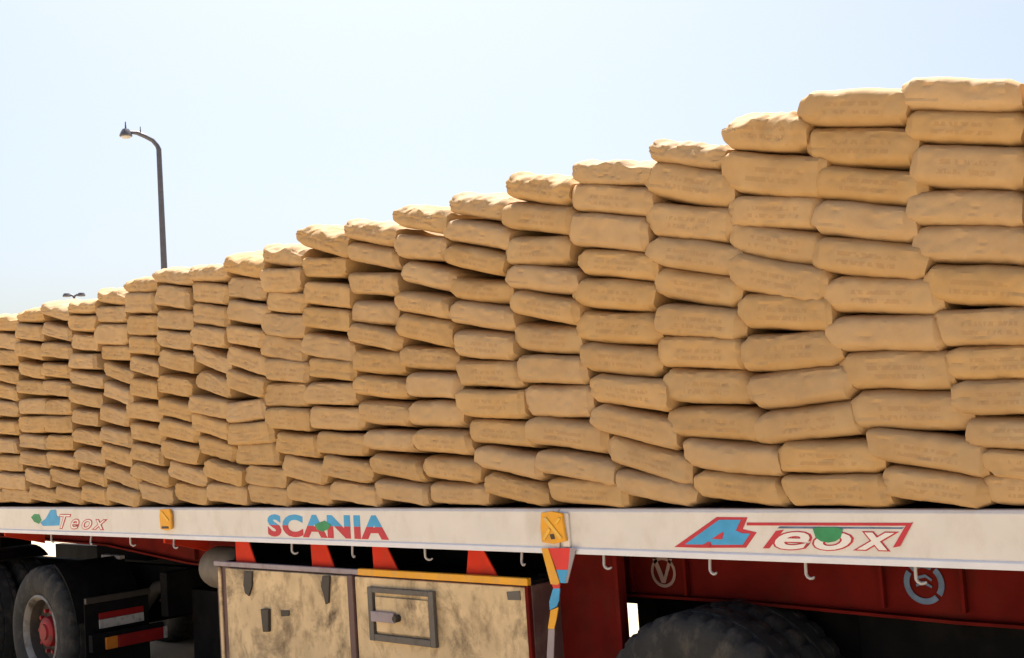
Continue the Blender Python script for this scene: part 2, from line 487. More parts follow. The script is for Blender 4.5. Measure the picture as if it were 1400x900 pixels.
# rope hooks under the rail
bm = bmesh.new()
path = [(0,0,0), (0,-0.004,-0.045)] + [(0.022 - 0.022*math.cos(t), -0.005, -0.05 - 0.022*math.sin(t)) for t in (0.3, 0.8, 1.4, 1.9, 2.4)]
bm_tube(bm, path, [0.0065]*5+[0.0055, 0.004], 8)
hook = obj('rope_hook', bm, 'hook', TR, smooth=True)
for i, x in enumerate((-8.921, -8.271, -7.704, -7.12, -5.798, -5.23, -4.63, -3.931, -3.423, -2.85, -2.401, -1.95, -1.45)):
    h = hook
    if i: h = hook.copy(); COL.objects.link(h)
    h.location = (OFF[0]+x, OFF[1]+0.032, OFF[2]+1.299)
    h.rotation_euler = (R(random.Random(i).uniform(-6, 6)), 0, R(random.Random(i+50).uniform(-25, 40)))

# chassis beams: shallow gooseneck over the tractor, deep behind it
def beam(y0, y1):
    top, pts = 1.415, [(X0+0.05, 1.20), (-8.9, 1.16), (-7.7, 1.06), (-6.9, 1.03), (-3.0, 1.04), (-2.0, 1.015), (X1-0.05, 1.01)]
    bm = bmesh.new()
    ym = (y0+y1)/2
    web = [(X0+0.05, top)] + pts + [(X1-0.05, top)]
    bm_prism(bm, web, ym-0.006, ym+0.006, 'Y')
    for (xa, za), (xb, zb_) in zip(pts, pts[1:]):
        bm_prism(bm, [(xa, za-0.014), (xb, zb_-0.014), (xb, zb_-0.001), (xa, za-0.001)], y0+0.03, y1, 'Y')
    return obj('chassis_beam', bm, 'maroon', TR, OFF)
bA = beam(0.43, 0.58)
bB = beam(1.92, 2.07)
YW = 0.499
for x in (-3.62, -3.30, -2.31, -1.97, -1.2, -5.6, -6.5, -7.6):
    box('stiffener', 'maroon', x-0.008, x+0.008, 0.465, YW-0.001, 1.045 if x > -7 else 1.075, 1.41, bA, bevel=0.002)
for x in (-10.5, -9.2, -7.9, -6.6, -5.3, -4.0, -2.7, -1.4, -0.2):
    tbox('cross_beam', 'black', x-0.04, x+0.04, 0.59, 1.91, 1.18, 1.41, bevel=0)
# emblems painted on the beam
def ring_mesh(name, m, cx, cz, r0, r1, y, parent, extra=(), n=36, skip=()):
    bm = bmesh.new()
    for k in range(n):
        if k in skip: continue
        a, b = 2*math.pi*k/n, 2*math.pi*(k+1)/n
        q = [(cx+r*math.cos(t), cz+r*math.sin(t)) for r, t in ((r0, a), (r1, a), (r1, b), (r0, b))]
        bm_prism(bm, q, y-0.0012, y, 'Y')
    for q in extra: bm_prism(bm, q, y-0.0012, y, 'Y')
    bmesh.ops.remove_doubles(bm, verts=bm.verts, dist=0.00001)
    return obj(name, bm, m, parent)
c = [(-3.441, 1.146), (-3.448, 1.073), (-3.501, 1.208), (-3.475, 1.208), (-3.439, 1.122), (-3.405, 1.211), (-3.383, 1.211), (-3.433, 1.094), (-3.455, 1.093)]
rr = math.dist(c[0], c[1])
ring_mesh('emblem', 'faded_ring', c[0][0], c[0][1], rr*0.80, rr, YW-0.0055, bA, [c[2:]])
c = [(-2.136, 1.152), (-2.145, 1.067)]
rr = math.dist(c[0], c[1])
ring_mesh('emblem', 'faded_blue', c[0][0], c[0][1], rr*0.72, rr, YW-0.0055, bA,
          [[(c[0][0]+dx*rr, c[0][1]+dz*rr) for dx, dz in q] for q in (((-.45,.28),(.1,.42),(.42,.2),(.38,.1),(.1,.28),(-.4,.15)), ((-.4,-.05),(0,.1),(.4,-.12),(.36,-.22),(0,-.04),(-.38,-.18)))], n=30, skip=(4,11,26))

# red outriggers: a tapered front plate and a web running in to the beam
for q in ([(-6.462, 1.304), (-6.324, 1.306), (-6.236, 1.128), (-6.462, 1.120)], [(-5.676, 1.310), (-5.536, 1.313), (-5.456, 1.135), (-5.671, 1.127)], [(-5.114, 1.309), (-5.001, 1.311), (-4.895, 1.140), (-5.111, 1.132)], [(-4.347, 1.310), (-4.252, 1.312), (-4.144, 1.141), (-4.380, 1.131)]):
    q = [(x, min(z, 1.299)) for x, z in q]
    o = tprism('outrigger', 'red', q, 0.075, 0.085, bevel=0.002)
    xm = (q[0][0]+q[3][0])/2 + 0.02
    prism('web', 'black', [(0.086, 1.298), (0.086, 1.10), (0.428, 1.02), (0.428, 1.298)], xm, xm+0.012, o, axis='X')
for x in (-7.35, -9.9, -11.15):
    tprism('outrigger', 'red', [(0.09, 1.299), (0.09, 1.25), (0.428, 1.15), (0.428, 1.299)], x-0.012, x+0.012, axis='X', bevel=0.002)
tbox('dark_backing', 'black', -6.62, -3.99, 0.39, 0.42, 1.10, 1.296, bevel=0)  # black sheet added behind the outriggers to stand in for deep shade

# landing leg housing, right of the toolbox
o = tbox('landing_leg_housing', 'maroon', -3.99, -3.52, 0.26, 0.30, 0.42, 1.296, bevel=0.006)
box('flange', 'maroon', -3.535, -3.51, 0.225, 0.258, 0.42, 1.29, o, bevel=0.003)
box('flange', 'black', -3.995, -3.93, 0.20, 0.258, 0.42, 1.16, o, bevel=0.003)
tbox('landing_foot', 'dark_steel', -3.92, -3.60, 0.26, 0.50, 0.30, 0.418)

# toolbox
bx0, bx1, bz0, bz1 = -6.66, -3.91, 0.42, 1.15
TBX = tbox('toolbox', 'box_frame', bx0, bx1, 0.055, 0.42, bz0, bz1-0.025, bevel=0.006)
box('lid', 'black', bx0+0.01, bx1-0.01, 0.062, 0.40, bz1-0.0235, bz1-0.004, TBX)  # top painted black to keep the space above the box dark
box('top_strip', 'lilac', bx0, -5.20, 0.035, 0.06, bz1-0.024, bz1+0.006, TBX, bevel=0.004)
box('top_strip', 'orange', -5.197, bx1, 0.030, 0.06, bz1-0.024, bz1+0.012, TBX, bevel=0.004)
box('corner_strip', 'beige', -6.628, -6.598, 0.043, 0.0545, bz0, bz1-0.03, TBX, bevel=0.003)
box('divider', 'box_frame', -5.288, -5.240, 0.022, 0.0545, bz0, bz1-0.026, TBX, bevel=0.004)
d1 = box('door', 'beige', -6.525, -5.294, 0.033, 0.0545, bz0, bz1-0.034, TBX, bevel=0.005)
p2 = box('side_panel', 'beige', -5.234, -3.935, 0.036, 0.0545, bz0, bz1-0.034, TBX, bevel=0.005)
box('edge_strip', 'maroon', -3.932, bx1, 0.030, 0.0545, bz0, bz1-0.026, TBX, bevel=0.003)
fr = [(-5.103, 1.069), (-4.554, 1.087), (-5.063, 1.040), (-4.594, 1.060), (-4.611, 0.817), (-5.098, 0.786), (-4.571, 0.780), (-5.132, 0.742)]
fx0, fz1, fx1, fz0 = fr[0][0], fr[0][1], fr[6][0], fr[6][1]
hx0, hz1, hx1, hz0 = fr[2][0], fr[2][1], fr[4][0], fr[4][1]
bm = bmesh.new()
bm_box(bm, fx0, hx0, 0.012, 0.0355, fz0, fz1); bm_box(bm, hx1, fx1, 0.012, 0.0355, fz0, fz1)
bm_box(bm, hx0+0.0005, hx1-0.0005, 0.012, 0.0355, hz1, fz1-0.001); bm_box(bm, hx0+0.0005, hx1-0.0005, 0.012, 0.0355, fz0+0.001, hz0)
obj('hatch_frame', bm, 'grey_steel', TBX, bevel=0.003)
box('hatch', 'beige', hx0+0.012, hx1-0.012, 0.022, 0.0355, hz0+0.012, hz1-0.022, TBX, bevel=0.004)
q = [(-5.052, 0.938), (-4.850, 0.943), (-4.853, 0.910), (-5.057, 0.889)]
zc = (q[0][1]+q[3][1])/2
box('clasp', 'lilac', q[0][0]-0.02, q[1][0]-0.03, 0.002, 0.0215, zc-0.028, zc+0.028, TBX, bevel=0.004)
bm = bmesh.new(); bm_lathe(bm, [(0.017, -0.012), (0.02, 0.0), (0.02, 0.021)], 12, 'Y', (q[1][0]-0.01, 0, zc))
obj('padlock', bm, 'dark_steel', TBX)
for q in ([(-6.294, 1.105), (-6.213, 1.108), (-6.223, 1.020), (-6.261, 0.956), (-6.299, 0.972), (-6.314, 1.023)], [(-5.508, 1.111), (-5.441, 1.114), (-5.464, 0.960), (-5.493, 0.949), (-5.505, 0.999), (-5.528, 1.052)]):
    prism('hinge', 'dark_steel', q, 0.020, 0.0325, TBX, bevel=0.003)
q = [(-6.127, 0.887), (-6.045, 0.892), (-6.057, 0.755), (-6.114, 0.751)]
prism('handle', 'dark_steel', q, 0.010, 0.0325, TBX, bevel=0.004)
q = [(-5.941, 0.887), (-5.856, 0.893), (-5.859, 0.861), (-5.938, 0.852)]
prism('lock_plate', 'dark_steel', q, 0.026, 0.0325, TBX, bevel=0.002)
q = [(-4.057, 1.091), (-3.966, 1.099), (-3.965, 1.055), (-4.051, 1.052)]
prism('maker_plate', 'grey_steel', q, 0.032, 0.0355, TBX, bevel=0.001)
for cx_, cz_ in ((820,250),(1040,240),(1160,350),(560,290),(600,510),(545,490)):
    q = [(470+cx_/5.185, 770+cz_/5.185)]

# air tank left of the toolbox
bm = bmesh.new(); bm_lathe(bm, [(0.03,-7.11),(0.09,-7.10),(0.125,-7.07),(0.14,-7.02),(0.14,-6.72),(0.12,-6.69),(0.03,-6.675)], 24, 'X', (0, 0.30, 1.07))
obj('air_tank', bm, 'tank', TR, OFF, smooth=True)

# unseen black blockers added to keep the underside dark, and the running gear
o = tbox('far_blocker', 'black', -8.1, -5.27, 2.39, 2.43, 0.10, 1.29)  # added panels hide the bright ground beyond, apart from one narrow slit
tbox('far_blocker', 'black', -5.10, -0.3, 2.39, 2.43, 0.10, 1.29)
tbox('far_blocker', 'black', -5.268, -5.102, 2.39, 2.43, 0.60, 1.29)
tbox('far_blocker', 'black', -5.268, -5.102, 2.39, 2.43, 0.10, 0.36)
tbox('axle_blocker', 'black', -3.7, -0.4, 0.75, 1.75, 0.5, 1.16)  # solid black box added to block bright ground behind the wheels
tbox('inner_blocker', 'black', -7.6, -5.45, 0.75, 1.75, 0.45, 1.05)  # another added black box, closing the view through under the deck
tbox('wheel_blocker', 'black', -2.55, -0.6, 0.70, 0.708, 0.4, 1.0)  # black plate added to darken the space behind the wheel

def make_wheel(Rt=0.53, width=0.27, hubm='red', dish=0.10):
    """an Empty at the wheel centre; outer face towards -Y"""
    wname = bpy.data.objects.new('wheel', None); COL.objects.link(wname); wname.empty_display_size = 0.2
    bm = bmesh.new()
    hw = width/2
    prof = [(0.285, -hw+0.035), (0.31, -hw+0.012), (0.36, -hw-0.004), (0.42, -hw-0.008), (0.47, -hw+0.002), (Rt-0.032, -hw+0.014), (Rt-0.026, -hw+0.02), (Rt-0.008, -hw+0.034), (Rt, -hw+0.055),
            (Rt, -0.055), (Rt-0.014, -0.052), (Rt-0.014, -0.042), (Rt, -0.039), (Rt, 0.039), (Rt-0.014, 0.042), (Rt-0.014, 0.052), (Rt, 0.055),
            (Rt, hw-0.055), (Rt-0.008, hw-0.034), (Rt-0.03, hw-0.018), (0.44, hw), (0.36, hw), (0.285, hw-0.03)]
    def notch(i, k):
        if 7 <= i <= 9 or 16 <= i <= 18: return 0.016 if k % 4 == 0 else 0
        return 0
    bm_lathe(bm, prof, 126, 'Y', notch=notch, caps=False)
    obj('tyre', bm, 'rubber', wname, smooth=True)
    bm = bmesh.new()
    bm_lathe(bm, [(0.296, -hw+0.03), (0.300, -hw+0.012), (0.285, -hw+0.004), (0.262, -hw+0.03), (0.256, -hw+0.05)], 48, 'Y', caps=False)
    obj('rim', bm, 'rim', wname, smooth=True)
    bm = bmesh.new()
    bm_lathe(bm, [(0.254, -hw+0.046), (0.248, -hw+dish), (0.19, -hw+dish+0.012), (0.13, -hw+dish-0.02), (0.05, -hw+dish-0.02)], 48, 'Y', caps=False)
    obj('disc', bm, 'disc', wname, smooth=True)
    bm = bmesh.new()
    bm_lathe(bm, [(0.122, -hw+dish-0.022), (0.115, -hw+dish-0.065), (0.10, -hw+dish-0.078), (0.065, -hw+dish-0.08), (0.06, -hw+dish-0.095), (0.01, -hw+dish-0.097)], 28, 'Y')
    for k in range(10):
        a = 2*math.pi*k/10
        bm_lathe(bm, [(0.017, -hw+dish-0.05), (0.017, -hw+dish-0.018)], 6, 'Y', (0.165*math.cos(a), 0, 0.165*math.sin(a)))
    obj('hub', bm, hubm, wname, smooth=True)
    return wname

wh = make_wheel(0.52, 0.31, 'maroon')
wh.parent = TR
wh.location = (OFF[0]-3.02, OFF[1]+0.20, 0.52)
for x, y in ((-3.02, 0.50), (-3.02, 2.0), (-3.02, 2.3), (-1.15, 0.20), (-1.15, 0.50), (-1.15, 2.0), (-1.15, 2.3)):
    c = copy_tree(wh, TR)
    c.location = (OFF[0]+x, OFF[1]+y, 0.52)
    if y > 1.9: c.rotation_euler = (0, 0, math.pi)
for x in (-3.02, -1.15):
    bm = bmesh.new(); bm_tube(bm, [(x, 0.3, 0.52), (x, 2.2, 0.52)], 0.07, 16)
    obj('axle', bm, 'black', TR, OFF, smooth=True)

# ---------------------------------------------------------------- tractor unit (its tail end)
KB = (-9.3, 1.25, 0)
TK = thing('tractor_unit', KB, 'rear end of a black tractor unit with red wheel hubs under the trailer front', 'truck')
OK = (-KB[0], -KB[1], 0)
def kbox(name, m, *a, parent=None, **k):
    return box(name, m, *a, parent=parent or TK, loc=OK if parent is None else (0,0,0), **k)
kbox('frame_rail', 'black', -12.2, -8.25, 0.82, 0.90, 0.68, 0.95)
kbox('frame_rail', 'black', -12.2, -8.25, 1.60, 1.68, 0.68, 0.95)
kbox('tail_beam', 'black', -8.24, -8.14, 0.55, 1.95, 0.62, 0.95)
kbox('fifth_wheel', 'black', -9.95, -9.1, 0.92, 1.58, 0.96, 1.07)
kbox('fuel_tank', 'black', -12.2, -11.25, 0.2, 0.75, 0.42, 0.95)
kbox('tractor_far_blocker', 'black', -12.4, -8.2, 2.46, 2.49, 0.04, 0.92)  # black panel added on the far side to hide sunlit ground
kbox('gap_blocker', 'black', -11.7, -11.2, 0.6, 0.9, 0.95, 1.16)  # black box added to cover the left part of the bright gap
kbox('ground_blocker', 'black', -8.13, -7.2, 0.75, 1.2, 0.12, 0.8)  # black box added to block bright ground past the tail
kbox('tail_blocker', 'black', -8.13, -7.95, 1.3, 2.3, 0.5, 0.9)  # further black box added to block the ground behind the tail
kw = make_wheel(0.52, 0.27, 'hub_red', 0.13)
kw.parent = TK
kw.location = (OK[0]-9.28, OK[1]+0.20, 0.50)
for x, y in ((-9.28, 0.50), (-9.28, 2.0), (-9.28, 2.3), (-10.62, 0.20), (-10.62, 0.50), (-10.62, 2.0), (-10.62, 2.3)):
    c = copy_tree(kw, TK)
    c.location = (OK[0]+x, OK[1]+y, 0.50)
    if y > 1.9: c.rotation_euler = (0, 0, math.pi)
for x in (-9.28, -10.62):
    bm = bmesh.new(); bm_tube(bm, [(x, 0.3, 0.50), (x, 2.2, 0.50)], 0.08, 16)
    obj('axle', bm, 'black', TK, OK, smooth=True)
for yy in (0.10, 1.85):      # mudguards: an arc behind the rear wheels, then a flap
    bm = bmesh.new()
    arc = [(-10.62+0.60*math.cos(R(a)), 0.50+0.60*math.sin(R(a))) for a in range(60, 172, 8)]
    inner = [(-10.62+0.585*math.cos(R(a)), 0.50+0.585*math.sin(R(a))) for a in range(60, 172, 8)]
    bm_prism(bm, arc + inner[::-1], yy, yy+0.55, 'Y')
    obj('mudguard', bm, 'black', TK, OK)
    bm = bmesh.new()
    arc = [(-9.28+0.60*math.cos(R(a)), 0.50+0.60*math.sin(R(a))) for a in range(10, 72, 8)]
    inner = [(-9.28+0.585*math.cos(R(a)), 0.50+0.585*math.sin(R(a))) for a in range(10, 72, 8)]
    bm_prism(bm, arc + inner[::-1], yy, yy+0.55, 'Y')
    obj('mudguard', bm, 'black', TK, OK)
    mf = kbox('mud_flap', 'black', -8.62, -8.605, yy+0.02, yy+0.55, 0.22, 0.80)
    if yy < 1:
        box('flap_clamp', 'dark_steel', -8.605, -8.575, yy+0.02, yy+0.55, 0.755, 0.80, mf)
        box('reflector', 'lens', -8.604, -8.594, yy+0.13, yy+0.50, 0.625, 0.672, mf, bevel=0.002)
        box('number_plate', 'plate', -8.604, -8.592, yy+0.13, yy+0.50, 0.555, 0.622, mf, bevel=0.002)
        lb = kbox('lamp_bar', 'black', -8.56, -8.50, yy+0.02, yy+0.62, 0.40, 0.53)
        box('tail_lamp', 'lens', -8.499, -8.480, yy+0.22, yy+0.60, 0.41, 0.50, lb, bevel=0.004)
        box('indicator_lamp', 'amber', -8.499, -8.478, yy+0.12, yy+0.215, 0.41, 0.50, lb, bevel=0.004)
        box('lamp_end_cap', 'plate', -8.499, -8.482, yy+0.604, yy+0.635, 0.41, 0.50, lb, bevel=0.003)
kbox('coupling_pipe', 'hook', -9.25, -8.95, 0.60, 0.65, 1.02, 1.05)
bm = bmesh.new(); bm_tube(bm, [(-8.8, 0.70, 0.62), (-8.55, 0.70, 0.80), (-8.3, 0.72, 0.84)], 0.05, 12)
obj('exhaust_pipe', bm, 'dark_steel', TK, OK, smooth=True)

# ---------------------------------------------------------------- coloured lashing strap hanging from the rail
q0 = [(-3.635, 1.313)][0]
ST = thing('lashing_strap', (q0[0], -0.02, q0[1]), 'yellow, red and blue lashing strap twisting down from the white rail beside the toolbox', 'strap')
def strip(m, pts, a, b):
    prism('strap_band', m, pts, a, b, ST, (-q0[0], 0.02, -q0[1]))
strip('orange', [(-3.752, 1.317), (-3.711, 1.318), (-3.653, 1.161), (-3.667, 1.152), (-3.709, 1.152)], -0.026, -0.022)
strip('signal_red', [(-3.711, 1.318), (-3.576, 1.322), (-3.597, 1.223), (-3.670, 1.221)], -0.023, -0.019)
strip('strap_grey', [(-3.576, 1.322), (-3.539, 1.323), (-3.607, 1.162), (-3.621, 1.161), (-3.597, 1.223)], -0.0235, -0.0195)
strip('print_blue', [(-3.670, 1.220), (-3.598, 1.222), (-3.623, 1.161), (-3.651, 1.161)], -0.023, -0.019)
strip('signal_red', [(-3.702, 1.152), (-3.651, 1.158), (-3.658, 1.132), (-3.695, 1.132)], -0.025, -0.020)
strip('print_blue', [(-3.697, 1.132), (-3.654, 1.136), (-3.666, 1.078), (-3.682, 1.051), (-3.726, 1.032), (-3.725, 1.071)], -0.026, -0.021)
strip('orange', [(-3.723, 1.031), (-3.674, 1.048), (-3.693, 0.987), (-3.710, 0.946), (-3.748, 0.945)], -0.024, -0.019)
strip('strap_grey', [(-3.744, 0.944), (-3.706, 0.945), (-3.725, 0.813), (-3.738, 0.713), (-3.774, 0.710), (-3.764, 0.826)], -0.025, -0.020)

# ---------------------------------------------------------------- cement bags
BW, BH, BD = 0.43, 0.135, 0.60
def bag_mesh(seed, nx=16, ny=6, nz=8, crumple=0.0, detail=True, square=0.0):
    """a filled paper sack lying flat, front at y=0: rounded along its length, blunt folded ends with creased edges"""
    rnd = random.Random(seed)
    a = rnd.uniform(4.2, 5.8) + square
    xe = (rnd.uniform(0.80, 0.93), rnd.uniform(0.80, 0.93))        # where each end fold starts
    pin = (rnd.uniform(0.05, 0.42), rnd.uniform(0.05, 0.42))
    rec = (rnd.uniform(0.02, 0.09), rnd.uniform(0.02, 0.09))
    skew = (rnd.uniform(-0.05, 0.04), rnd.uniform(-0.05, 0.04))
    vz = (rnd.uniform(-0.2, 0.2), rnd.uniform(-0.2, 0.2))
    sag = rnd.uniform(-0.007, 0.004)
    so_ = Vector((rnd.uniform(0, 90), rnd.uniform(0, 90), rnd.uniform(0, 90)))
    folds = [(rnd.uniform(-0.9, 0.9), rnd.uniform(-1.5, 1.5), rnd.uniform(-1.0, 1.0)) for _ in range(4)]
    xs = [-1.0, -(1+xe[0])/2] + [-xe[0] + (xe[0]+xe[1])*k/nx for k in range(nx+1)] + [(1+xe[1])/2, 1.0]
    lin = lambda n: [-1+2*k/n for k in range(n+1)]
    ys, zs = [-1, -0.93, -0.80] + [-0.80 + 1.80*k/ny for k in range(1, ny+1)], lin(nz)
    bm = bmesh.new()
    key = {}
    def V(p):
        k = tuple(round(c, 5) for c in p)
        if k in key: return key[k]
        x, y, z = p
        e = 0 if x < 0 else 1
        m = max(abs(y), abs(z))
        if m > 0:
            f = m/((abs(y)**a + abs(z)**a)**(1/a))
            yy, zz = y*f, z*f
        else: yy, zz = y, z
        t = max(0.0, (abs(x)-xe[e])/(1-xe[e]))
        zz = zz*(1 - pin[e]*t) + vz[e]*pin[e]*t
        py = yy*BD/2
        if yy < 0: py *= 1 - rec[e]*t
        px = x*BW/2 + skew[e]*zz*abs(x)**2*0.5
        if abs(x) > 0.999: px += math.copysign(0.008*(1-zz*zz), x)
        pz = zz*BH/2 + sag*(1-x*x)
        q = Vector((px, py, pz)) + so_
        if detail:
            px += 0.005*noise.noise(q*7)
            pz += 0.006*noise.noise(q*5 + Vector((5, 1, 7))) + 0.002*noise.noise(q*19)
            fy = 0.012*noise.noise(q*7 + Vector((2, 8, 3))) + 0.004*noise.noise(q*23)
            rd = 1 - abs(noise.noise(Vector((q.x*9, q.y*6, q.z*22))))
            fy += 0.007*max(0, rd-0.86)/0.14
            for fx, fs, fa in folds:
                d = x - fx - fs*0.22*z
                fy += 0.005*fa*math.exp(-(d*14)**2)
            py += fy if y < 0 else 0
            if crumple and z > 0.1:
                cz = noise.noise(q*9)*1.0 + noise.noise(q*21)*0.8 + 0.15
                pz += crumple*max(-0.6, cz)*min(1, z*1.3)
                py += crumple*0.8*noise.noise(q*17)
            if crumple and y < -0.25 and z > -0.5:      # front edge of a loose top sack droops
                dr = 0.024*max(0.1, 0.7 + 1.8*noise.noise(Vector((q.x*6, 3.3, so_.z))))
                pz -= dr*((-y-0.25)/0.75)**1.3*min(1, (z+0.5)/1.2)
        v = bm.verts.new((px, py + BD/2, pz))
        key[k] = v
        return v
    def face(f, us, vs_):
        for u0, u1 in zip(us, us[1:]):
            for v0, v1 in zip(vs_, vs_[1:]):
                vs = [V(f(u0, v0)), V(f(u1, v0)), V(f(u1, v1)), V(f(u0, v1))]
                if len(set(vs)) > 2: bm.faces.new(list(dict.fromkeys(vs)))
    face(lambda u, v: (u, -1, v), xs, zs); face(lambda u, v: (u, 1, v), xs, zs)
    face(lambda u, v: (u, v, 1), xs, ys); face(lambda u, v: (u, v, -1), xs, ys)
    face(lambda u, v: (-1, u, v), ys, zs); face(lambda u, v: (1, u, v), ys, zs)
    bmesh.ops.recalc_face_normals(bm, faces=bm.faces)
    return bm

def bag_data(seed, **k):
    bm = bag_mesh(seed, **k)
    me = bpy.data.meshes.new('cement_bag'); bm.to_mesh(me); bm.free()
    me.materials.append(M['kraft'])
    for p in me.polygons: p.use_smooth = True
    me.set_sharp_from_angle(angle=R(32))
    return me
full = [bag_data(100+i, nx=24, nz=12, ny=6) for i in range(24)]
tight = [bag_data(600+i, nx=20, nz=14, ny=6, square=4.0) for i in range(16)]
torn = [bag_data(300+i, nx=34, nz=14, ny=14, crumple=0.015) for i in range(8)]

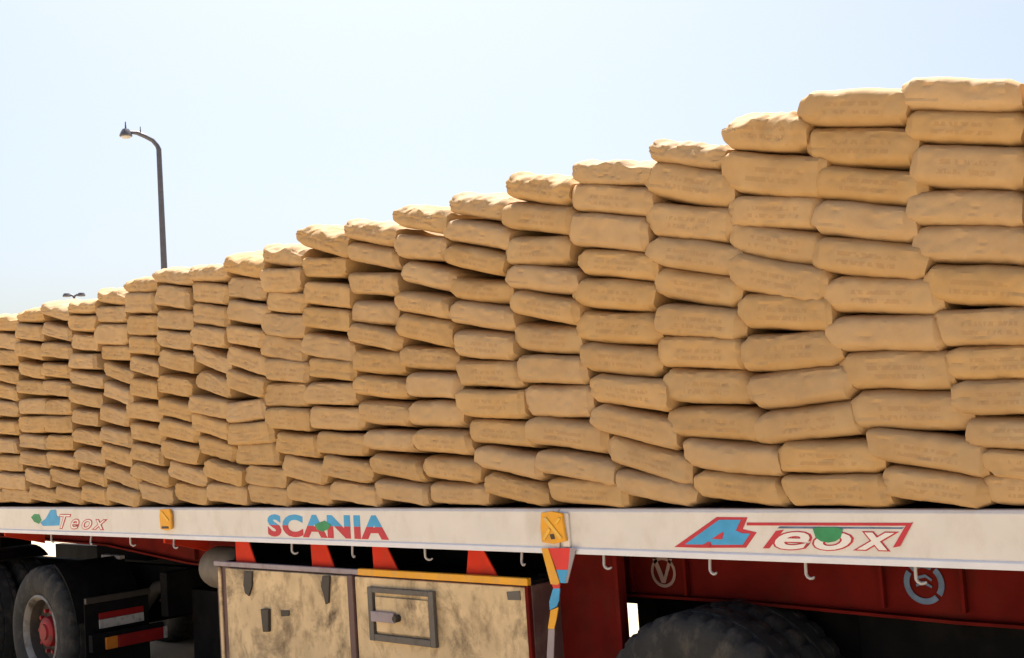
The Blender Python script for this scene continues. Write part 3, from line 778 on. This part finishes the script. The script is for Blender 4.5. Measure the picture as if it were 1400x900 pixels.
BAGS = [  # column from the right, row from the bottom, x, z, width, height, tilt in degrees
    (0,0,-1.491,1.56,0.352,0.122,-3.8), (0,1,-1.478,1.65,0.344,0.116,-4.7), (0,2,-1.52,1.763,0.358,0.129,-2.8), (0,3,-1.55,1.891,0.374,0.134,-2.4),
    (0,4,-1.57,2.013,0.368,0.133,-2.8), (0,5,-1.587,2.14,0.379,0.145,-5.2), (0,6,-1.606,2.285,0.397,0.16,-10.4), (0,7,-1.63,2.44,0.402,0.157,-9.9),
    (0,8,-1.639,2.572,0.398,0.148,-10.7), (0,9,-1.613,2.719,0.402,0.17,-13.6), (0,10,-1.616,2.861,0.413,0.135,-14.1), (0,11,-1.612,2.982,0.415,0.138,-14.8),
    (1,0,-1.847,1.578,0.393,0.13,-8.0), (1,1,-1.861,1.708,0.443,0.137,-10.6), (1,2,-1.915,1.859,0.448,0.163,-3.8), (1,3,-1.957,2.014,0.436,0.158,-3.8),
    (1,4,-1.983,2.155,0.445,0.152,-4.7), (1,5,-1.976,2.298,0.449,0.154,-8.1), (1,6,-2.016,2.444,0.452,0.156,-13.3), (1,7,-2.021,2.59,0.407,0.152,-14.7),
    (1,8,-1.99,2.725,0.445,0.15,-14.7), (1,9,-2.011,2.881,0.46,0.161,-12.8), (1,10,-2.023,3.03,0.445,0.154,-12.9), (2,0,-2.239,1.57,0.426,0.134,-0.9),
    (2,1,-2.261,1.696,0.449,0.14,-2.3), (2,2,-2.338,1.833,0.451,0.148,4.0), (2,3,-2.361,1.981,0.451,0.157,2.4), (2,4,-2.381,2.128,0.425,0.16,-2.4),
    (2,5,-2.393,2.28,0.415,0.155,-8.1), (2,6,-2.408,2.418,0.445,0.157,-17.6), (2,7,-2.418,2.567,0.416,0.151,-16.7), (2,8,-2.408,2.695,0.427,0.145,-10.7),
    (2,9,-2.397,2.846,0.466,0.185,-14.8), (2,10,-2.412,3.023,0.38,0.163,-14.8), (3,0,-2.68,1.582,0.416,0.133,-6.4), (3,1,-2.704,1.71,0.449,0.141,-6.7),
    (3,2,-2.78,1.854,0.439,0.15,-5.2), (3,3,-2.792,2.011,0.424,0.159,-6.1), (3,4,-2.811,2.155,0.42,0.147,-6.4), (3,5,-2.799,2.286,0.437,0.149,-10.3),
    (3,6,-2.803,2.433,0.435,0.155,-14.0), (3,7,-2.813,2.574,0.462,0.149,-15.1), (3,8,-2.819,2.719,0.436,0.158,-13.7), (3,9,-2.803,2.885,0.443,0.174,-18.2),
    (3,10,-2.796,3.016,0.379,0.117,-17.1), (4,0,-3.094,1.586,0.408,0.129,-9.7), (4,1,-3.133,1.714,0.463,0.142,-15.3), (4,2,-3.194,1.863,0.466,0.143,-13.6),
    (4,3,-3.205,2.015,0.437,0.148,-9.0), (4,4,-3.236,2.163,0.442,0.153,-8.8), (4,5,-3.244,2.31,0.461,0.153,-8.4), (4,6,-3.256,2.461,0.453,0.151,-10.5),
    (4,7,-3.225,2.593,0.456,0.134,-11.4), (4,8,-3.259,2.744,0.459,0.169,-12.9), (4,9,-3.224,2.887,0.458,0.143,-13.6), (4,10,-3.203,3.013,0.42,0.12,-11.6),
    (5,0,-3.487,1.569,0.45,0.128,-3.9), (5,1,-3.544,1.689,0.464,0.133,-9.3), (5,2,-3.59,1.84,0.475,0.151,-7.8), (5,3,-3.633,2.0,0.426,0.163,-3.9),
    (5,4,-3.656,2.15,0.43,0.144,-5.9), (5,5,-3.671,2.299,0.42,0.145,-8.5), (5,6,-3.662,2.45,0.424,0.136,-13.8), (5,7,-3.673,2.587,0.444,0.137,-11.2),
    (5,8,-3.697,2.728,0.408,0.154,-8.5), (5,9,-3.669,2.876,0.439,0.146,-13.3), (5,10,-3.652,3.022,0.399,0.144,-16.7), (6,0,-3.933,1.59,0.401,0.122,-10.8),
    (6,1,-3.977,1.724,0.431,0.131,-9.6), (6,2,-4.021,1.868,0.431,0.132,-5.8), (6,3,-4.063,2.017,0.437,0.151,-4.4), (6,4,-4.077,2.161,0.424,0.143,-5.9),
    (6,5,-4.087,2.303,0.412,0.148,-8.4), (6,6,-4.091,2.454,0.442,0.135,-12.1), (6,7,-4.089,2.585,0.432,0.126,-10.7), (6,8,-4.111,2.74,0.421,0.127,-16.9),
    (6,9,-4.084,2.864,0.44,0.131,-15.9), (6,10,-4.078,3.008,0.402,0.124,-15.3), (7,0,-4.344,1.568,0.429,0.127,-2.4), (7,1,-4.378,1.693,0.417,0.133,-5.9),
    (7,2,-4.428,1.835,0.406,0.129,-5.3), (7,3,-4.483,1.987,0.407,0.149,-4.7), (7,4,-4.48,2.133,0.397,0.14,-6.2), (7,5,-4.51,2.279,0.418,0.127,-7.6),
    (7,6,-4.516,2.426,0.43,0.146,-13.7), (7,7,-4.523,2.558,0.402,0.123,-12.8), (7,8,-4.462,2.705,0.407,0.132,-15.9), (7,9,-4.506,2.867,0.402,0.133,-11.4),
    (7,10,-4.481,3.015,0.394,0.134,-15.9), (8,0,-4.773,1.578,0.406,0.12,-6.0), (8,1,-4.808,1.715,0.411,0.13,-7.9), (8,2,-4.861,1.862,0.417,0.126,-4.4),
    (8,3,-4.89,2.008,0.421,0.137,-5.8), (8,4,-4.917,2.154,0.418,0.127,-7.8), (8,5,-4.917,2.292,0.432,0.142,-8.0), (8,6,-4.92,2.431,0.432,0.123,-13.8),
    (8,7,-4.922,2.564,0.386,0.138,-9.5), (8,8,-4.92,2.724,0.399,0.133,-8.6), (8,9,-4.916,2.882,0.412,0.124,-15.2), (8,10,-4.898,3.012,0.424,0.131,-15.2),
    (9,0,-5.187,1.577,0.428,0.12,-6.0), (9,1,-5.229,1.716,0.427,0.126,-8.1), (9,2,-5.266,1.859,0.451,0.127,-4.8), (9,3,-5.306,2.005,0.484,0.132,-4.4),
    (9,4,-5.336,2.149,0.454,0.133,-4.3), (9,5,-5.321,2.284,0.433,0.118,-8.0), (9,6,-5.34,2.413,0.488,0.144,-11.9), (9,7,-5.328,2.574,0.424,0.129,-10.9),
    (9,8,-5.316,2.712,0.425,0.139,-11.8), (9,9,-5.341,2.877,0.398,0.124,-8.0), (9,10,-5.314,3.028,0.437,0.147,-18.7), (10,0,-5.595,1.586,0.393,0.13,-6.2),
    (10,1,-5.622,1.72,0.419,0.136,-9.7), (10,2,-5.687,1.87,0.41,0.137,-6.4), (10,3,-5.757,2.018,0.409,0.138,-5.4), (10,4,-5.774,2.164,0.442,0.145,-4.2),
    (10,5,-5.743,2.308,0.418,0.139,-7.0), (10,6,-5.774,2.451,0.424,0.145,-11.4), (10,7,-5.737,2.582,0.443,0.145,-9.0), (10,8,-5.706,2.717,0.389,0.127,-9.5),
    (10,9,-5.734,2.852,0.383,0.157,-7.5), (10,10,-5.731,3.007,0.379,0.144,-11.1), (11,0,-5.998,1.571,0.425,0.123,-4.6), (11,1,-6.022,1.689,0.42,0.13,-6.0),
    (11,2,-6.102,1.831,0.444,0.147,-2.3), (11,3,-6.147,1.958,0.482,0.147,-0.7), (11,4,-6.184,2.098,0.414,0.142,0.8), (11,5,-6.161,2.264,0.399,0.132,-13.6),
    (11,6,-6.15,2.404,0.436,0.132,-16.1), (11,7,-6.148,2.552,0.406,0.121,-10.3), (11,8,-6.108,2.7,0.429,0.132,-11.5), (11,9,-6.118,2.848,0.398,0.133,-11.3),
    (11,10,-6.126,2.998,0.444,0.143,-13.5), (12,0,-6.431,1.583,0.41,0.128,-5.0), (12,1,-6.466,1.719,0.442,0.123,-11.1), (12,2,-6.548,1.868,0.405,0.124,-10.8),
    (12,3,-6.587,2.016,0.447,0.125,-12.7), (12,4,-6.585,2.141,0.445,0.125,-10.2), (12,5,-6.545,2.289,0.394,0.131,-14.8), (12,6,-6.541,2.442,0.436,0.119,-17.8),
    (12,7,-6.558,2.595,0.402,0.132,-9.8), (12,8,-6.542,2.733,0.429,0.138,-11.0), (12,9,-6.53,2.872,0.429,0.138,-9.7), (12,10,-6.535,3.008,0.429,0.124,-7.1),
    (13,0,-6.872,1.586,0.398,0.127,-6.8), (13,1,-6.897,1.72,0.458,0.121,-10.5), (13,2,-6.953,1.861,0.435,0.129,-9.1), (13,3,-6.973,2.005,0.466,0.123,-9.9),
    (13,4,-7.015,2.146,0.452,0.123,-10.3), (13,5,-7.02,2.305,0.415,0.13,-9.6), (13,6,-6.965,2.47,0.461,0.13,-11.8), (13,7,-6.961,2.61,0.422,0.123,-9.7),
    (13,8,-6.955,2.742,0.432,0.137,-8.9), (13,9,-6.973,2.904,0.406,0.15,-10.6), (13,10,-6.962,3.044,0.465,0.116,-11.4), (14,0,-7.317,1.591,0.43,0.132,-7.3),
    (14,1,-7.35,1.723,0.485,0.12,-10.3), (14,2,-7.411,1.865,0.439,0.12,-7.9), (14,3,-7.404,2.001,0.43,0.127,-8.7), (14,4,-7.426,2.154,0.442,0.128,-7.9),
    (14,5,-7.396,2.314,0.37,0.134,-9.6), (14,6,-7.364,2.464,0.372,0.114,-13.6), (14,7,-7.386,2.613,0.381,0.128,-7.7), (14,8,-7.405,2.757,0.445,0.149,-6.7),
    (14,9,-7.406,2.914,0.415,0.149,-6.8), (14,10,-7.405,3.042,0.416,0.12,-7.4), (15,0,-7.748,1.581,0.441,0.123,-8.0), (15,1,-7.769,1.71,0.489,0.117,-11.7),
    (15,2,-7.807,1.864,0.428,0.118,-11.8), (15,3,-7.838,2.001,0.451,0.118,-9.2), (15,4,-7.841,2.152,0.42,0.125,-10.4), (15,5,-7.775,2.306,0.42,0.118,-14.1),
    (15,6,-7.758,2.451,0.432,0.111,-14.5), (15,7,-7.799,2.596,0.429,0.112,-6.5), (15,8,-7.835,2.739,0.444,0.161,-6.4), (15,9,-7.828,2.884,0.433,0.126,-6.4),
    (15,10,-7.827,3.014,0.413,0.131,-9.3), (16,0,-8.164,1.589,0.402,0.128,-5.9), (16,1,-8.203,1.723,0.419,0.114,-10.9), (16,2,-8.243,1.866,0.456,0.115,-7.2),
    (16,3,-8.27,2.015,0.447,0.115,-7.3), (16,4,-8.286,2.159,0.438,0.115,-7.3), (16,5,-8.258,2.304,0.473,0.115,-9.0), (16,6,-8.23,2.438,0.507,0.108,-9.3),
    (16,7,-8.262,2.58,0.415,0.116,-5.6), (16,8,-8.251,2.718,0.416,0.123,-8.6), (16,9,-8.239,2.862,0.415,0.123,-6.9), (16,10,-8.24,2.988,0.416,0.114,-5.9),
    (17,0,-8.583,1.589,0.442,0.117,-6.3), (17,1,-8.625,1.721,0.459,0.11,-8.1), (17,2,-8.669,1.847,0.449,0.111,-6.6), (17,3,-8.693,1.99,0.427,0.119,-3.6),
    (17,4,-8.724,2.131,0.443,0.136,-2.7), (17,5,-8.713,2.265,0.443,0.128,-3.3), (17,6,-8.715,2.403,0.469,0.12,-6.0), (17,7,-8.709,2.547,0.483,0.112,-7.3),
    (17,8,-8.71,2.694,0.484,0.12,-7.9), (17,9,-8.696,2.848,0.437,0.112,-12.8), (17,10,-8.672,3.002,0.463,0.125,-13.8), (18,0,-9.029,1.597,0.459,0.114,-4.8),
    (18,1,-9.075,1.731,0.478,0.114,-8.8), (18,2,-9.128,1.873,0.482,0.115,-5.8), (18,3,-9.163,2.013,0.498,0.115,-4.9), (18,4,-9.164,2.152,0.473,0.14,-2.7),
    (18,5,-9.146,2.29,0.459,0.132,-3.3), (18,6,-9.167,2.443,0.475,0.116,-6.8), (18,7,-9.155,2.582,0.449,0.116,-9.1), (18,8,-9.156,2.734,0.451,0.124,-9.8),
    (18,9,-9.131,2.884,0.449,0.132,-8.9), (18,10,-9.139,3.02,0.436,0.122,-6.3), (19,0,-9.522,1.588,0.508,0.118,-3.1), (19,1,-9.554,1.707,0.54,0.134,-3.4),
    (19,2,-9.639,1.857,0.519,0.136,-2.8), (19,3,-9.683,2.002,0.523,0.128,-4.7), (19,4,-9.671,2.152,0.523,0.12,-5.3), (19,5,-9.659,2.307,0.523,0.128,-6.0),
    (19,6,-9.655,2.443,0.512,0.128,-10.1), (19,7,-9.636,2.58,0.497,0.12,-10.9), (19,8,-9.625,2.725,0.495,0.136,-5.7), (19,9,-9.608,2.853,0.51,0.136,-8.3),
    (19,10,-9.596,3.007,0.509,0.134,-6.8),
]

COLUMN = ['in the rightmost column of the load', 'in the second column from the right, above bare rail', 'in the column above the green apple sign', 'in the column above the big blue letter',
          'two columns right of the large orange plate', 'in the column right of the large orange plate', 'in the column left of the large orange plate', 'two columns left of the large orange plate',
          'in the column right of the two-tone lettering', 'above the right end of the two-tone lettering', 'above the middle of the two-tone lettering', 'above the left end of the two-tone lettering',
          'two columns right of the small orange plate', 'in the column right of the small orange plate', 'in the column above the small orange plate', 'in the column left of the small orange plate',
          'above the right end of the small red lettering', 'above the left end of the small red lettering', 'in the column above the small blue emblem', 'in the leftmost column of the load']
LOW = ['bottom', 'second from bottom', 'third from bottom', 'fourth from bottom', 'fifth from bottom', 'sixth from bottom']
HIGH = ['topmost', 'second from top', 'third from top', 'fourth from top', 'fifth from top', 'sixth from top']
NROW = {}
for b in BAGS: NROW[b[0]] = max(NROW.get(b[0], 0), b[1]+1)
rb = random.Random(7)
tops = {}
for c_, r_, x, z, w_, h_, tilt in BAGS:
    top = r_ == NROW[c_] - 1
    row = LOW[r_] if r_ < 6 else HIGH[NROW[c_]-1-r_]
    o = bpy.data.objects.new('cement_bag', rb.choice(torn if top and c_ >= 2 else (tight if c_ >= 9 else full)))
    COL.objects.link(o)
    o.location = (x, rb.uniform(-0.010, 0.016), z)
    o.rotation_euler = (R(rb.uniform(-3, 3)), R(-tilt), R(rb.uniform(-2.0, 2.0)))
    o.scale = ((1 if rb.random() < 0.5 else 1)*w_/BW, 1, h_/BH)
    look = 'crumpled sunlit' if top and c_ >= 2 else ('tilted' if abs(tilt) > 9 else ('plump' if h_ > 0.158 else ('flattened' if h_ < 0.122 else 'brown')))
    tag(o, '%s cement bag, %s, %s' % (look, row, COLUMN[c_]), 'bag', 'cement bags stacked along the side of the trailer')
    tops.setdefault(c_, []).append((x, z, w_, h_, tilt))

# the ranks behind, and the ends of the load out of view: one mass
lows = [bag_mesh(500+i, nx=3, ny=2, nz=4, detail=False) for i in range(4)]
ms = []
for b in lows:
    t = bpy.data.meshes.new('low'); b.to_mesh(t); b.free(); ms.append(t)
bm = bmesh.new()
def add_low(x, y, z, w_, h_, tilt):
    n0 = len(bm.verts)
    bm.from_mesh(rb.choice(ms))
    bm.verts.ensure_lookup_table()
    vs = bm.verts[n0:]
    bmesh.ops.transform(bm, verts=vs, matrix=Matrix.Translation((x, y, z)) @ Matrix.Rotation(R(-tilt), 4, 'Y') @ Matrix.Diagonal((w_/BW, 1, h_/BH, 1)))
for c_ in tops:
    for x, z, w_, h_, tilt in tops[c_]:
        for k in range(1, 4):
            add_low(x + rb.uniform(-0.02, 0.02), 0.01 + 0.60*k, z - 0.06*(k % 2), w_*1.08, h_*1.12, tilt*0.6)
for c_ in tops:      # solid boxes added inside the load, blocking sky through the gaps
    xs = [t[0] for t in tops[c_]]
    bm_box(bm, min(xs)-0.25 if c_ < 19 else -11.2, max(xs)+0.25 if c_ else 0.55, 0.62, 2.3, 1.495, tops[c_][-1][1]-0.16)
for side, n_, src in ((-0.44, 3, tops[19]), (0.47, 4, tops[0])):
    for j in range(1, n_+1):
        for i_, (x, z, w_, h_, tilt) in enumerate(src):
            for k in range(4):
                add_low(x + side*j + 0.02*math.sin(i_*2.3+j), 0.60*k, z + 0.008*math.sin(i_+2*j), w_*1.03, h_*1.06, tilt*0.4 + math.sin(i_*3.1+j))
for t in ms: bpy.data.meshes.remove(t)
o = obj('cement_bag_ranks', bm, 'kraft', kind='stuff', smooth=True)
tag(o, 'mass of brown cement bags packed deeper in the load', 'bags')

# ---------------------------------------------------------------- street lamps beyond the load
def street_lamp(loc, hgt, armdir, arm, label, double=False, r=0.10):
    t = thing('street_lamp', loc, label, 'street lamp', 'street lamps behind the load')
    d = Vector((armdir[0], armdir[1], 0)).normalized()
    bm = bmesh.new(); bm_tube(bm, [(0,0,0), (0,0,hgt*0.5), (0,0,hgt)], [r*1.25, r*1.05, r*0.78], 14)
    obj('pole', bm, 'pole', t, smooth=True)
    for s in ((1, -1) if double else (1,)):
        bm = bmesh.new()
        pts = [Vector((0,0,hgt-0.02)), d*s*0.05*arm + Vector((0,0,hgt+0.10)), d*s*0.20*arm + Vector((0,0,hgt+0.27)), d*s*0.45*arm + Vector((0,0,hgt+0.40)), d*s*0.75*arm + Vector((0,0,hgt+0.52)), d*s*arm + Vector((0,0,hgt+0.54))]
        if double: pts = [Vector((0,0,hgt-0.02)), d*s*0.5*arm + Vector((0,0,hgt+0.05)), d*s*arm + Vector((0,0,hgt+0.05))]
        bm_tube(bm, pts, [r*0.78]+[r*0.7]*(len(pts)-2)+[r*0.45], 10)
        obj('arm', bm, 'pole', t, smooth=True)
        e = pts[-1]
        bm = bmesh.new()
        if double: bm_lathe(bm, [(0.02, 0.07), (0.10, 0.05), (0.14, -0.03), (0.13, -0.06), (0.03, -0.07)], 14, 'Z', e + d*s*0.04)
        else: bm_lathe(bm, [(0.03, 0.12), (0.10, 0.10), (0.15, 0.02), (0.20, -0.10), (0.19, -0.13), (0.04, -0.14)], 16, 'Z', e + d*s*0.12)
        ln = obj('lamp_head', bm, 'pole', t, smooth=True)
        if double: continue
        bm = bmesh.new(); bm_lathe(bm, [(0.16, -0.138), (0.12, -0.18), (0.03, -0.20)], 16, 'Z', e + d*s*0.12)
        obj('lens', bm, 'plate', ln, smooth=True)
        if not double:
            bm = bmesh.new(); bm_tube(bm, [e + d*s*0.12 + Vector((0,0,0.10)), e + d*s*0.12 + Vector((0,0,0.34))], [0.03, 0.015], 8)
            bm_tube(bm, [e - d*s*0.32 + Vector((0,0,0.0)), e - d*s*0.32 + Vector((0,0,0.18))], [0.02, 0.012], 8)
            obj('spike', bm, 'pole', t)
    return t
lp = [(-32.586, 7.614), (-32.724, 11.178)]
street_lamp((lp[0][0], 15, 0), lp[1][1], (-0.55, -0.83), 0.85, 'tall grey street lamp with one curved arm rising behind the stacked bags')
l2 = [(-38.593, 7.372)]
street_lamp((l2[0][0], 15, 0), l2[0][1]-0.13, (0.55, 0.83), 0.20, 'far lamp with two heads just peeking over the leftmost bags', True, 0.05)
